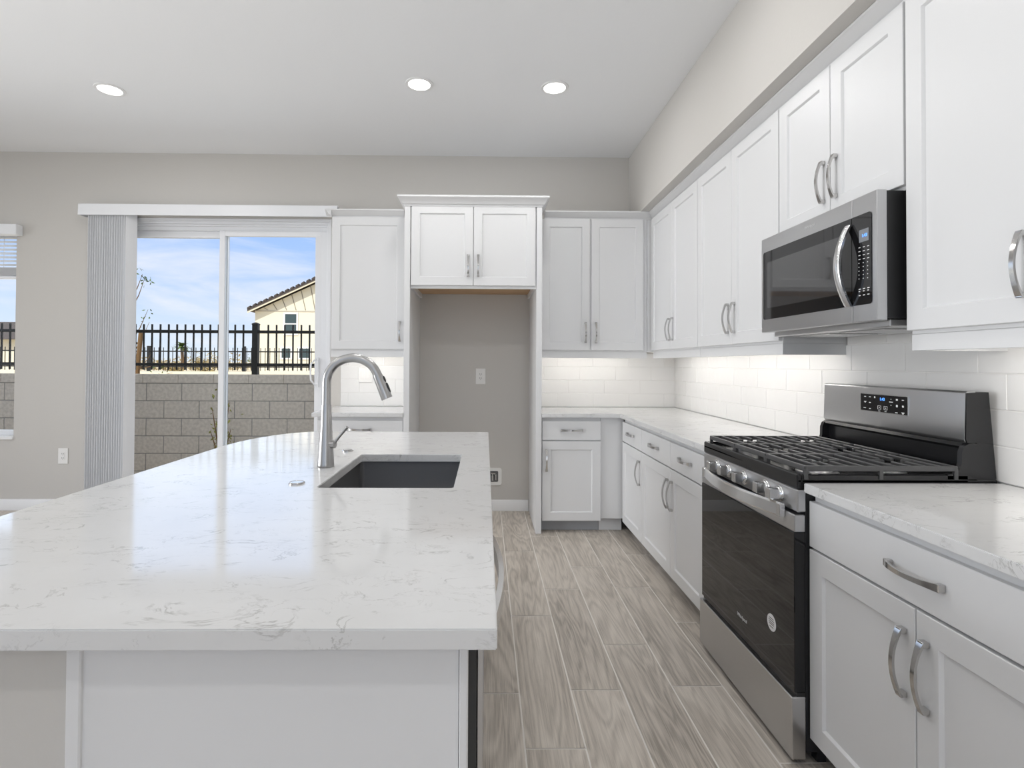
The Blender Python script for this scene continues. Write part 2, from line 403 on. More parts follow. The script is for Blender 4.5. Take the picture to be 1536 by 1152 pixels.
# ------------------------------------------------------------------ sliding door
def rect_frame(b, x0, x1, z0, z1, y0, y1, w, wb_=None, bev=.002):
    wb_ = w if wb_ is None else wb_
    b.box(x0, x0+w, y0, y1, z0, z1, bev); b.box(x1-w, x1, y0, y1, z0, z1, bev)
    b.box(x0+w, x1-w, y0, y1, z1-w, z1, bev); b.box(x0+w, x1-w, y0, y1, z0, z0+wb_, bev); return b
dr = struct(thing('door_1', '', 'door')); del dr['label'], dr['category']
b = B()   # jamb liner and outer frame, stepped
rect_frame(b, DX0+.001, DX1-.001, .001, DZ-.001, YB+.004, YB+.15, .022)
rect_frame(b, DX0+.022, DX1-.022, .012, DZ-.022, YB+.03, YB+.15, .022)
rect_frame(b, DX0+.043, DX1-.043, .02, DZ-.043, YB+.05, YB+.15, .016)
b.build('door_frame', VINYL, dr)
XM = -2.372
b = B(); rect_frame(b, DX0+.06, XM+.055, .03, 2.468, YB+.10, YB+.135, .058, .09); b.box(DX0+.06, DX1-.06, YB+.07, YB+.15, 2.468, DZ-.05, .002); b.build('fixed_sash', VINYL, dr)
b = B(); rect_frame(b, XM, DX1-.06, .03, 2.467, YB+.06, YB+.095, .048, .09); b.box(DX1-.16, DX1-.107, YB+.062, YB+.093, .12, 2.42, .002)
b.build('sliding_sash', VINYL, dr)
B().box(DX0+.11, XM+.0, YB+.115, YB+.12, .11, 2.42).build('glass_pane', GLASS, dr)
B().box(XM+.045, DX1-.15, YB+.075, YB+.08, .11, 2.425).build('glass_pane', GLASS, dr)
b = B(); xh = DX1-.15
b.box(xh+.008, xh+.03, YB+.045, YB+.06, 1.08, 1.34, .003)
b.tube([(xh+.018, YB+.05, 1.32), (xh+.002, YB+.02, 1.315), (xh-.022, YB+.005, 1.28), (xh-.026, YB+.003, 1.21), (xh-.022, YB+.005, 1.14), (xh+.002, YB+.02, 1.105), (xh+.018, YB+.05, 1.10)], .008, 8)
b.build('door_handle', VINYL, dr)

# vertical blind stacked at the left of the door
vb = thing('vertical_blind', 'white vertical blind drawn to the left of the sliding glass door', 'blind', (-3.46, YB, 0))
def L(o): return (o[0]+3.46, o[1]-YB)
b = B(); b.prism([(-.115, 2.552), (-.110, 2.645), (-.106, 2.650), (-.001, 2.650), (-.001, 2.642), (-.102, 2.642), (-.106, 2.552)], 'x', -.035, 2.178)
b.box(-.035, -.028, -.112, -.002, 2.553, 2.645); b.build('valance', VINYL, vb)
B().box(.0, 2.15, -.075, -.03, 2.592, 2.638, .003).build('headrail', VINYL, vb)
b = B(); n_v = 17
for i in range(n_v):
    x = .052 + i*.0205; ang = math.radians(83 - (30 if i == n_v-1 else 0) + random.uniform(-3, 3))
    if i == n_v-1: x += .012
    prev = None; cols = []
    for k in range(5):
        s_ = (k/4-.5)*.088; bulge = .006*(1-(2*k/4-1)**2)
        px = x + s_*math.cos(ang) + bulge*math.sin(ang); py = -.066 + s_*math.sin(ang)*.95
        cols.append((px, py))
    rs = []
    th = .0012
    ring_lo, ring_hi = [], []
    poly = cols + [(p[0]+th, p[1]) for p in reversed(cols)]
    b.prism(poly, 'z', .035, 2.588)
b.build('vanes', VANE, vb)

# left window with horizontal blind
w1 = struct(thing('window_1', '', 'window')); del w1['label'], w1['category']
b = B(); rect_frame(b, WX0+.001, WX1-.001, WZ0+.001, WZ1-.001, YB+.09, YB+.15, .045); b.box(WX0+.7, WX0+.75, YB+.095, YB+.145, WZ0+.04, WZ1-.04); b.build('window_frame', VINYL, w1)
B().box(WX0+.04, WX1-.04, YB+.118, YB+.123, WZ0+.04, WZ1-.04).build('glass_pane', GLASS, w1)
B().box(WX0, WX1+.0, YB-.014, YB+.09, WZ0-.022, WZ0+.004, .003).build('window_sill', TRIM, w1)
hb = thing('window_blind', 'white horizontal blind half raised in the left window', 'blind', (WX0, YB, 2.4))
B().box(-.03, WX1-WX0+.055, -.075, -.002, -.012, .078, .004).build('valance', VINYL, hb)
b = B()
for i in range(7):
    z = -.05 - i*.034; b.prism([(.02, z), (.072, z-.008), (.072, z-.006), (.02, z+.002)], 'x', .02, WX1-WX0-.012)
for i in range(14):
    z = -.285 - i*.0052; b.box(.02, WX1-WX0-.012, .02, .072, z, z+.0028)
b.build('slats', VANE, hb)
B().box(.02, WX1-WX0-.012, .02, .072, -.382, -.36, .003).build('bottom_rail', VINYL, hb)
for x in (.15, .75, WX1-WX0-.15): B().box(x, x+.003, .044, .047, -.36, .0).build('cord', VANE, hb)

# ------------------------------------------------------------------ outlets, ceiling lamps
def outlet(name, label, x, z, y, duplex=True, w=.086, h=.138):
    t = thing(name, label, 'outlet', (x, y, z))
    B().box(-w/2, w/2, -.006, -.0003, -h/2, h/2, .003, 2).build('cover_plate', PLATE, t)
    cols = (-.023, .023) if not duplex else (0,)
    for cx in cols:
        b = B(); d = B()
        b.box(cx-.016, cx+.016, -.0085, -.006, -.034, .034, .001)
        for cz in ((.018, -.018) if duplex else ()):
            d.box(cx-.0085, cx-.0055, -.0092, -.0083, cz-.002, cz+.008); d.box(cx+.0055, cx+.0085, -.0092, -.0083, cz-.002, cz+.007)
            d.cyl((cx, -.0083, cz-.008), (cx, -.0092, cz-.008), .0025, n=10)
        if duplex: d.build('slots', DARK, b.build('receptacle', PLATE, t))
        else: d.bm.free(); b.build('rocker', PLATE, t)
    return t
outlet('wall_outlet', 'white outlet low on the taupe wall between window and vertical blind', -3.672, .471, YB)
outlet('wall_outlet', 'white outlet on the bare taupe wall of the empty fridge alcove', -.041, 1.181, YB)
outlet('wall_outlet', 'white double switch plate on the tile behind the curved faucet', -1.052, 1.188, YB-.0085, False, .118, .132)
wbx = thing('water_outlet_box', 'white recessed fridge water box low in the fridge alcove', 'water box', (.068, YB, .302))
b = B(); o_, i_ = [], []
def rr(w, h, r, n=5):
    p = []
    for cx, cz, a0 in ((w-r, h-r, 0), (-w+r, h-r, 90), (-w+r, -h+r, 180), (w-r, -h+r, 270)):
        for k in range(n+1): a = math.radians(a0+90*k/n); p.append((cx+r*math.cos(a), cz+r*math.sin(a)))
    return p
O, I = rr(.080, .075, .02), rr(.050, .048, .010)
b.rings([[(x, -.0005, z) for x, z in O], [(x, -.010, z) for x, z in O], [(x, -.010, z) for x, z in I], [(x, -.0012, z) for x, z in I]], cap=False)
b.build('box_frame', PLATE, wbx)
B().prism(I, 'y', -.0022, -.0008).build('box_back', mat('shadowy box lining', (.14, .14, .14), .6), wbx)  # flat back; the shade of the recess is put into its colour
b = B(); b.cyl((-.0, -.014, -.035), (0, -.014, .01), .010, n=14); b.cyl((.0, -.014, .01), (0, -.014, .03), .006, n=12); b.box(-.012, .026, -.018, -.010, .02, .034, .003); b.cyl((.028, -.012, -.03), (.028, -.012, .02), .006, n=10)
b.build('valve', NICK, wbx)

def can(x, y, label, first=None):
    t = thing('ceiling_light', label, 'ceiling light', (x, y, ZC), 0, 'recessed ceiling lights') if first is None else copy_tree(first)
    if first is not None: t.location = (x, y, ZC); t['label'] = label
    else:
        B().lathe([(.070, -.0005), (.092, -.0005), (.090, -.006), (.074, -.008), (.070, -.004)], n=40).build('trim_ring', TRIM, t)
        B().lathe([(.072, -.0015), (.072, -.0045), (.05, -.007), (.002, -.008)], n=40).build('lens', LENS, t)
    return t
c0 = can(-2.541, 3.628, 'leftmost lit recessed ceiling light, above the sliding door')
can(-.444, 3.511, 'middle lit recessed ceiling light, above the faucet side of the island', c0)
can(.451, 3.534, 'rightmost lit recessed ceiling light, above the aisle before the fridge alcove', c0)
for x, y in ((-2.541, 3.628), (-.444, 3.511), (.451, 3.534), (-2.5, 2.1), (-.6, 2.2), (.55, 2.25), (-2.5, -.5), (-.45, -.5), (.45, -.5), (-4.8, 3.0), (-4.8, .5), (-4.8, -2), (-2.5, -2.6), (.2, -2.6)):
    lamp('can_and_fill_lamp', 'AREA', (x, y, ZC-.012), (0, 0, 0), CAN_POWER, (1, .988, .975), shape='DISK', size=.14)  # three visible cans first; the rest are added fill without fixtures

# ------------------------------------------------------------------ tile backsplash
def tiles(name, axis, a0, a1, rows, flip):
    b = B(); g = .0016; TL, TH = .3165, .118
    for r, (za, zb, off, c0_, c1_) in enumerate(rows):
        k = math.floor((c0_-off)/TL)
        while off+k*TL < c1_:
            p, q = max(off+k*TL, c0_)+g, min(off+(k+1)*TL, c1_)-g
            k += 1
            if q-p < .006: continue
            t0, t1 = .0065+random.uniform(-.0006, .0006), .0065+random.uniform(-.0006, .0006)
            if axis == 'x': b.box(p, q, YB-.0072, YB-.001, za+g, zb-g, .0016, 2)
            else: b.box(XR-.0072, XR-.001, p, q, za+g, zb-g, .0016, 2)
    nf = len(b.bm.faces)
    for (za, zb, off, c0_, c1_) in rows:
        if axis == 'x': b.box(c0_, c1_, YB-.0052, YB-.0003, za, zb)
        else: b.box(XR-.0052, XR-.0003, c0_, c1_, za, zb)
    b.bm.faces.ensure_lookup_table()
    for f in b.bm.faces[nf:]: f.material_index = 1
    return struct(b.build(name, [TILE, GROUT], smooth=0))
Z0, TH = .9155, .1182
zz = [Z0+TH*i for i in range(6)]
tiles('wall_backsplash_back', 'x', 0, 0, [(zz[i], min(zz[i+1], 1.392), .10*(i % 3), .4325, XR-.0075) for i in range(4)], 0)
tiles('wall_backsplash_left', 'x', 0, 0, [(zz[i], min(zz[i+1], 1.392), .10*(i % 3)+.06, -1.10-.17, -.6235) for i in range(4)], 0)
tiles('wall_backsplash_right', 'y', 0, 0, [(zz[i], min(zz[i+1], 1.392), 2.022-.1*(2-i), .868, YB-.0005) for i in range(4)] + [(zz[4], 1.52, 2.222, 1.752, 2.468)], 0)

# ------------------------------------------------------------------ wall cabinets
ZU0, ZU1, ZR0 = 1.408, 2.490, 1.343      # door bottom, door top, light rail bottom
def crown_prof(s=1.): return [(0, 0), (-.004*s, 0), (-.006*s, .010), (-.016*s, .014), (-.036*s, .044), (-.046*s, .048), (-.046*s, .058), (0, .058)]
def led(parent, x0, x1, y):
    return B().box(x0, x1, y, y+.012, 1.385, 1.393, .001).build('led_strip', LEDM, parent)
def wall_cab(label, loc, rz, w, depth, doors, zb=ZU0, zt=ZU1, rail=True, name='wall_cabinet', light=True, left_end=0., right_end=0.):
    """local: x along the front from the viewer's left, -y to the viewer; doors = [(x0, x1, handle side)]"""
    t = thing(name, label, 'cabinet', loc, rz)
    b = B(); b.box(.0015, w-.0015, .0205, depth, zb-.012, zt+.004, .0012)
    b.build('body', CAB, t)
    if rail:
        b = B(); b.box(.0015, w-.0015, .019, .036, ZR0, zb-.0125, .0015)
        if left_end: b.box(.0015, .020, .034, left_end, ZR0, zb-.0125)
        if right_end: b.box(w-.020, w-.0015, .034, right_end, ZR0, zb-.0125)
        b.build('light_rail', CAB, t)
        if light: led(t, .06, w-.06, .05)
    for x0, x1, side in doors:
        d = shaker(x0, x1, zb, zt).build('door', CAB, t)
        hx = x1-.036 if side > 0 else x0+.036
        pull(d, hx, zb+.145)
    return t
XU = 1.363; RZ = -PI/2
dep = XR - .0012 - XU
def YY(y, base): return base - y
b0 = 4.402
wall_cab('white two-door wall cabinet in the back right corner on the right wall', (XU, b0, 0), RZ, b0-3.434, dep, [(.004, b0-3.920, 1), (b0-3.916, b0-3.437, -1)])
b1 = 3.433
wall_cab('tall white two-door wall cabinet on the right wall just left of the microwave', (XU, b1, 0), RZ, b1-2.474, dep, [(.004, b1-2.957, 1), (b1-2.953, b1-2.477, -1)], right_end=dep)
b2 = 2.472
wall_cab('short white two-door wall cabinet directly above the microwave', (XU, b2, 0), RZ, b2-1.724, dep, [(.003, b2-2.102, 1), (b2-2.098, b2-1.728, -1)], zb=1.887, rail=False)
b3 = 1.722
wall_cab('large white wall cabinet at the right edge, beside the microwave', (XU, b3, 0), RZ, b3-.870, dep, [(.004, b3-1.299, 1), (b3-1.295, b3-.874, -1)], left_end=dep, light=False)
YU = 4.404; depb = YB - .0012 - YU
a0 = .445
wall_cab('white two-door wall cabinet on the back wall right of the fridge alcove', (a0, YU, 0), 0, 1.338-a0, depb, [(.016, .858-a0, 1), (.872-a0, 1.302-a0, -1)], left_end=depb)
a1 = -1.270
wall_cab('white single-door wall cabinet between the sliding door and fridge alcove', (a1, YU, 0), 0, .633, depb, [(.008, .604, 1)], left_end=depb)
B().box(1.3385, XR-.002, YU+.0195, YB-.0015, ZR0+.055, ZU1+.004).build('corner_filler', CAB)
cf = bpy.data.objects['corner_filler']; tag(cf, 'narrow white blind-corner filler where the two runs of wall cabinets meet', 'filler')
# crown mouldings
b = B()
def crown_run_y(b, y0, y1, xf):   # faces -x
    b.prism([(xf + p[0], ZU1+.005+p[1]*.96) for p in crown_prof()], 'y', y0, y1)
def crown_run_x(b, x0, x1, yf, z=ZU1+.005, k=1.0, ks=1.):
    b.prism([(yf + p[0]*ks, z+p[1]*k) for p in crown_prof()], 'x', x0, x1)
crown_run_y(b, .87, YU+.02, XU+.022); crown_run_x(b, .4825, XU+.022, YU+.022)
tag(b.build('crown_molding', CAB), 'white crown moulding along the right-hand and corner wall cabinets', 'moulding')
b = B(); crown_run_x(b, a1-.045, -.6735, YU+.022)
b.prism([(a1+.0015 + p[0], ZU1+.005+p[1]) for p in crown_prof()], 'y', YU-.02, YB-.122)
tag(b.build('crown_molding', CAB), 'short white crown moulding on the cabinet beside the sliding door', 'moulding')
# under-cabinet light
for (x, y, sx, sy, p) in ((-.95, 4.47, .5, .02, 2.6), (.88, 4.47, .75, .02, 3.6)):
    lamp('under_cabinet_lamp', 'AREA', (x, y, 1.382), (math.radians(28), 0, 0), p*.3, (1, .96, .9), shape='RECTANGLE', size=sx, size_y=sy)
for (y0, y1, p) in ((3.47, 4.36, 3.6), (2.52, 3.40, 3.6), (.92, 1.55, 5.5)):
    lamp('under_cabinet_lamp', 'AREA', (XU+.075, (y0+y1)/2, 1.382), (math.radians(28), 0, -PI/2), p*.3, (1, .96, .9), shape='RECTANGLE', size=y1-y0, size_y=.02)

# ------------------------------------------------------------------ fridge alcove surround
FY = 4.088
fs = thing('fridge_surround', 'tall white fridge alcove surround with two-door cabinet across its top', 'cabinet', (0, FY, 0))
fd = YB - .0012 - FY
B().box(-.622, -.578, .004, fd, .001, ZU1+.004, .0015).build('side_panel', CAB, fs)
B().box(.388, .431, .004, fd, .001, ZU1+.004, .0015).build('side_panel', CAB, fs)
b = B(); b.box(-.577, .387, .026, .046, 1.868, ZU1+.01); b.box(-.577, .387, .046, fd, 1.915, ZU1+.004); b.box(-.577, -.560, .046, fd, 1.868, 1.915); b.box(.370, .387, .046, fd, 1.868, 1.915)
b.build('body', CAB, fs)
tagw = B().box(-.559, .369, .047, fd, 1.905, 1.9145).build('underside', WOOD, fs); tagw['label'] = 'raw wood underside'
for x0, x1, sd in ((-.570, -.098, 1), (-.094, .378, -1)):
    d = shaker(x0, x1, 1.890, ZU1+.016, y=.004).build('door', CAB, fs); pull(d, (x1-.036) if sd > 0 else (x0+.036), 2.04, y=.004)
b = B()
zc = ZU1+.005
cpf = [(0, 0), (-.004, 0), (-.006, .012), (-.016, .016), (-.040, .055), (-.050, .060), (-.050, .073), (0, .073)]
def hoop(off, z): return [(-.622+off, fd, z), (-.622+off, .004+off, z), (.431-off, .004+off, z), (.431-off, fd, z)]
b.rings([hoop(p[0], zc+p[1]) for p in cpf[:-1]] + [hoop(.02, zc+.073), hoop(.02, zc)], cap=False, close=True)
b.build('crown', CAB, fs)

# ------------------------------------------------------------------ base cabinets
def base_cab(label, loc, rz, w, depth, doors, drawers, xl=0., kick=True):
    t = thing('base_cabinet', label, 'cabinet', loc, rz)
    b = B(); b.box(.0015+xl, w-.0015, .0205, depth, .108, .883, .001); b.build('body', CAB, t)
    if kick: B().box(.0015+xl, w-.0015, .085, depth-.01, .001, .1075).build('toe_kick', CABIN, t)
    for x0, x1, side in doors:
        d = shaker(x0, x1, .095, .702).build('door', CAB, t); pull(d, x1-.032 if side > 0 else x0+.032, .702-.145)
    for x0, x1 in drawers:
        d = slab(x0, x1, .710, .856).build('drawer', CAB, t); pull(d, (x0+x1)/2, .787, vert=False)
    return t
XB = 1.050; dB = XR - .0012 - XB
q = 4.098
base_cab('white single-door base cabinet at the inner corner of the right-hand run', (XB, q, 0), RZ, q-3.596, dB, [(.004, q-3.599, 1)], [(.004, q-3.599)])
q = 3.595
base_cab('white base cabinet with two drawers and two doors left of the range', (XB, q, 0), RZ, q-2.495, dB, [(.003, q-3.038, 1), (q-3.034, q-2.560, -1)], [(.003, q-3.038), (q-3.034, q-2.560)])
q = 1.731
base_cab('large white base cabinet in front right with one wide drawer', (XB, q, 0), RZ, q-.866, dB, [(.002, q-1.303, 1), (q-1.299, q-.869, -1)], [(.002, q-.869)])
YBS = 4.110; dBb = YB - .0012 - YBS
base_cab('white one-drawer base cabinet right of the fridge alcove, on the back wall', (.4325, YBS, 0), 0, .458, dBb, [(.006, .455, -1)], [(.006, .455)])
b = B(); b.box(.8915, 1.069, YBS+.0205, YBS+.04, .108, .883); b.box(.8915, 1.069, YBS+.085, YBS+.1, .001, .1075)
tag(b.build('corner_filler', CAB), 'plain white blind-corner filler panel between the base cabinets', 'filler')
base_cab('white base cabinet between the sliding door and fridge alcove, mostly behind the faucet', (-1.285, YBS, 0), 0, .662, dBb, [(.006, .656, 1)], [(.006, .656)])

# countertops
def bevel_hard(bm, off=.0022):
    bm.normal_update()
    e = [k for k in bm.edges if len(k.link_faces) == 2 and k.calc_face_angle() > 1.0]
    bmesh.ops.bevel(bm, geom=e, offset=off, segments=2, affect='EDGES')
CZ0, CZ1 = .8845, .9145
XF = 1.029
b = B(); b.prism([(.4325, YBS-.025), (XF, YBS-.025), (XF, 2.488), (XR-.008, 2.488), (XR-.008, YB-.0082), (.4325, YB-.0082)], 'z', CZ0, CZ1); bevel_hard(b.bm)
tag(b.build('countertop', QUARTZ), 'L-shaped white quartz countertop in the back right corner', 'countertop')
b = B(); b.box(XF, XR-.008, .862, 1.722, CZ0, CZ1); bevel_hard(b.bm)
tag(b.build('countertop', QUARTZ), 'white quartz countertop in front right of the range', 'countertop')
b = B(); b.box(-1.315, -.6235, YBS-.025, YB-.0082, CZ0, CZ1); bevel_hard(b.bm)
tag(b.build('countertop', QUARTZ), 'small white quartz countertop between sliding door and fridge alcove', 'countertop')

# ------------------------------------------------------------------ island
IX0, IX1, IY0, IY1 = -1.190, .0190, .7744, 2.985
SX0, SX1, SY0, SY1 = -.512, -.096, 1.646, 2.245
b = B(); bm = b.bm
outer = [(IX0, IY0), (IX1, IY0), (IX1, IY1)]
ex, ey = .30, .55
for k in range(15):
    a = math.radians(90 + 90*k/14); outer.append((IX0+ex + ex*math.cos(a), IY1-ey + ey*math.sin(a)))
inner = []
for cx, cy, a0_ in ((SX1-.012, SY1-.012, 0), (SX0+.012, SY1-.012, 90), (SX0+.012, SY0+.012, 180), (SX1-.012, SY0+.012, 270)):
    for k in range(4): a = math.radians(a0_+30*k); inner.append((cx+.012*math.cos(a), cy+.012*math.sin(a)))
edges = []
for loop in (outer, inner):
    vs_ = [bm.verts.new((x, y, CZ1)) for x, y in loop]
    for i in range(len(vs_)): edges.append(bm.edges.new((vs_[i], vs_[(i+1) % len(vs_)])))
bmesh.ops.triangle_fill(bm, use_beauty=True, edges=edges, normal=(0, 0, 1))
top = bm.faces[:]
r = bmesh.ops.extrude_face_region(bm, geom=top)
for v in r['geom']:
    if isinstance(v, bmesh.types.BMVert): v.co.z = CZ0-.0006
bmesh.ops.recalc_face_normals(bm, faces=bm.faces[:])
bevel_hard(bm, .002)
tag(b.build('island_worktop', QUARTZ), 'big white quartz island worktop with a sink cutout, in the foreground', 'countertop')

isl = thing('kitchen_island', 'white island base with grey end panel under the quartz worktop', 'island', (0, 0, 0))
PX0, PX1, PY = -.622, -.024, .812
b = B(); b.box(PX0+.02, PX1-.014, PY+.006, PY+.03, .001, .8835); b.box(PX0, PX0+.022, PY, PY+.03, .001, .8835, .002); b.box(PX1-.013, PX1, PY, PY+.03, .001, .8835, .002)
b.build('end_panel', CAB, isl)
b = B()  # carcass walls: open above so the bowl hangs in it
b.box(PX0+.001, PX0+.02, PY+.031, 2.93, .001, .8835); b.box(PX0+.021, PX1-.02, 2.905, 2.93, .108, .8835)
b.box(PX0+.021, -.09, PY+.031, 2.904, .10, .118); b.box(-.045, -.026, PY+.031, PY+.05, .11, .8835)
b.box(PX0+.021, -.025, 1.555, 1.575, .118, .8835)
b.build('body', CAB, isl)
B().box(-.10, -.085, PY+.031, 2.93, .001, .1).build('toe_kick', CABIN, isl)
pw = B().box(-.86, PX0-.001, PY+.012, 2.90, .001, .8835).build('pony_wall', WALL, isl); pw['label'] = 'taupe painted half wall'
# doors on the aisle side
for y0, y1 in ((1.580, 2.02), (2.024, 2.46), (2.464, 2.925)):
    d = shaker(y0, y1, .095, .856, y=0).build('door', CAB, isl)
    d.rotation_euler = (0, 0, PI/2); d.location = (-.003, 0, 0)

dw = thing('dishwasher', 'stainless dishwasher under the island, seen edge-on with bowed handle', 'dishwasher', (0, .95, 0))
B().box(-.0122, 0, .0, .598, .11, .872, .002).build('door', STEEL, dw)
B().box(-.58, -.0126, .002, .596, .11, .865).build('tub', mat('dark grey tub plastic', (.07, .07, .07), .5), dw)
B().box(-.08, -.06, .002, .596, .003, .108).build('kick_plate', MBLACK, dw)
b = B(); rs = []
for i in range(25):
    s_ = i/24; y = .03+.54*s_; o_ = .012 + .027*math.sin(PI*s_)
    rs.append([(o_-.006, y, .785), (o_+.006, y, .785), (o_+.006, y, .825), (o_-.006, y, .825)])
b.rings(rs); b.box(0, .014, .028, .05, .787, .823); b.box(0, .014, .55, .572, .787, .823)
b.build('handle', STEELH, dw)

# sink
sk = thing('kitchen_sink', 'dark undermount sink bowl set in the island worktop', 'sink', ((SX0+SX1)/2, (SY0+SY1)/2, 0))
hw, hd = (SX1-SX0)/2+.012, (SY1-SY0)/2+.012
b = B(); zt_ = CZ0-.0012
def rp_(w, d, r, z): return [(x, y, z) for x, y in rr(w, d, r, 4)]
b.rings([rp_(hw+.012, hd+.012, .03, zt_), rp_(hw, hd, .022, zt_), rp_(hw-.002, hd-.002, .022, .70), rp_(hw-.012, hd-.012, .022, .682), rp_(.05, .05, .0499, .676), rp_(.045, .045, .0449, .674), rp_(.05, .05, .0499, .672), rp_(hw+.001, hd+.001, .025, .678), rp_(hw+.004, hd+.004, .025, zt_-.004), rp_(hw+.012, hd+.012, .03, zt_-.003)], cap=False, close=True)
b.build('bowl', SINK, sk)
B().lathe([(.055, .680), (.050, .684), (.030, .679), (.002, .678)], n=28).build('drain', NICK, sk)

# faucet
fx, fyy = -.583, 1.98
fa = thing('kitchen_faucet', 'tall brushed nickel gooseneck faucet beside the island sink', 'faucet', (fx, fyy, CZ1))
B().lathe([(.0295, .0003), (.0305, .003), (.0300, .010), (.0265, .06), (.0225, .12), (.0195, .18), (.0182, .224), (.0178, .226)], n=36).build('base', FAUC, fa)
pts = [(0, 0, .226), (0, 0, .27), (0, 0, .308)]
Rr = .0955
for k in range(1, 19):
    a = math.radians(180 - 163*k/18); pts.append((Rr + Rr*math.cos(a), 0, .308 + Rr*.95*math.sin(a)))
B().tube(pts, .0163, 20).build('spout', FAUC, fa)
pe = Vector(pts[-1]); dv = (Vector(pts[-1]) - Vector(pts[-2])).normalized()
B().tube([pe - dv*.004, pe + dv*.003, pe + dv*.02, pe + dv*.088, pe + dv*.092], [.0165, .0178, .0184, .0212, .0205], 20).build('spray_head', FAUC, fa)
b = B(); sd_ = Vector((-dv.z, 0, dv.x)); sd_ = sd_ if sd_.x > 0 else -sd_
for t0, r0, r1 in ((.022, .0085, .012), (.056, .010, .020)):
    c = pe + dv*t0 + sd_*(.0178+t0*.04)
    rs = []
    for h_ in (-.003, .0018, .003):
        f_ = 1 if h_ < .002 else .8
        rs.append([c + sd_*h_ + dv*(r1*f_*math.cos(2*PI*k/16)) + Vector((0, 1, 0))*(r0*.8*f_*math.sin(2*PI*k/16)) for k in range(16)])
    b.rings(rs)
b.build('spray_buttons', MBLACK, fa)
b = B(); b.cyl((.015, -.006, .083), (.036, -.012, .083), .0145, n=20); b.tube([(.030, -.010, .085), (.048, -.014, .108), (.083, -.022, .148)], [.0062, .0060, .0056], 12)
b.build('lever', FAUC, fa)
# hole covers / air switch
bt = B().lathe([(.0245, .0003), (.0245, .0035), (.021, .0055), (.0205, .0045), (.002, .0048)], n=32).build('sink_hole_cover', NICK, loc=(-.592, 1.703, CZ1))
tag(bt, 'flat round nickel disc on the worktop at the near side of the faucet', 'hole cover')
b = B(); b.lathe([(.024, .0003), (.024, .004), (.019, .006), (.019, .004), (.002, .004)], n=32)
bt = b.build('air_switch', NICK, loc=(-.590, 2.322, CZ1)); tag(bt, 'round nickel button set in the worktop on the far side of the faucet', 'button')
B().lathe([(.016, .0045), (.016, .008), (.002, .009)], n=28).build('push_button', NICK, bt)

# ------------------------------------------------------------------ gas range
rg = thing('gas_range', 'stainless gas range with black oven door between the right-hand countertops', 'range', (1.008, 2.4765, 0), RZ)
RW = .7435
b = B(); b.box(.003, RW-.003, .034, .665, .045, .886); b.box(.02, .05, .08, .11, .001, .045); b.box(RW-.05, RW-.02, .08, .11, .001, .045); b.box(.02, .05, .6, .63, .001, .045); b.box(RW-.05, RW-.02, .6, .63, .001, .045)
b.build('body', MBLACK, rg)
b = B(); b.box(0, RW, .006, .665, .891, .924, .003)
b.box(0, RW, .006, .022, .912, .940, .004, 2); b.box(0, .016, .02, .57, .912, .940, .004, 2); b.box(RW-.016, RW, .02, .57, .912, .940, .004, 2)
b.build('cooktop', BLACK, rg)
B().box(0, RW, .006, .036, .816, .8905, .004, 2).build('control_panel', STEEL, rg)
k0 = None
for y in (2.330, 2.222, 2.090, 1.925, 1.836):
    if k0 is None:
        b = B(); b.lathe([(.0275, -.0003), (.0275, -.003), (.0245, -.005), (.0235, -.011), (.022, -.013), (.002, -.0135)], axis='y', n=28)
        b.box(-.015, .015, -.044, -.010, -.019, .019, .003)
        k0 = b.build('knob', STEELH, rg); kk = k0
    else: kk = k0.copy(); COL.objects.link(kk)
    kk.location = (2.4765-y, .0058, .855)
od = B().box(0, RW, -.004, .033, .752, .809, .003, 2).build('oven_door', STEEL, rg)
for g0, n_ in ((.075, 6), (.155, 16), (.335, 18), (.53, 14)):
    b = B()
    for i in range(n_): b.box(g0+i*.0085, g0+i*.0085+.0045, -.0052, -.0035, .789, .805)
    b.box(g0, g0+n_*.0085-.004, -.0044, -.0036, .796, .7985)
    b.build('vent', DARK, od)
B().box(.001, RW-.001, -.004, .033, .236, .7515, .002).build('door_glass', GLASSB, od)
b = B(); rs = []
for i in range(33):
    s_ = i/32; x = .055 + (RW-.11)*s_; o_ = -.012 - .044*math.sin(PI*s_)
    rs.append([(x, o_+.007, .786), (x, o_-.001, .785), (x, o_-.006, .791), (x, o_-.006, .827), (x, o_-.001, .833), (x, o_+.007, .832)])
b.rings(rs); b.box(.052, .075, -.024, -.0045, .787, .831, .002); b.box(RW-.075, RW-.052, -.024, -.0045, .787, .831, .002)
b.build('handle', STEELH, od)
text('brand_lettering', 'Whirlpool', .0185, (2.4765-2.088, -.0046, .311), FRONT, STICK, od)
st = B().cyl((2.4765-1.872, -.0043, .396), (2.4765-1.872, -.0050, .396), .029, n=32).build('round_sticker', STICK, od); st['label'] = 'small round white sticker'
b = B()
for i, (w_, dz_) in enumerate(((.028, .014), (.036, .007), (.034, .0), (.030, -.006), (.024, -.015))): b.box(2.4765-1.872-w_/2, 2.4765-1.872+w_/2, -.0053, -.0049, .396+dz_-.0013, .396+dz_+.0013)
b.build('sticker_print', DARK, od)
B().box(0, RW, -.014, .033, .022, .222, .003, 2).build('storage_drawer', STEEL, rg)
B().box(.002, RW-.002, .004, .033, .2225, .2355).build('door_gap_trim', BLACK, rg)
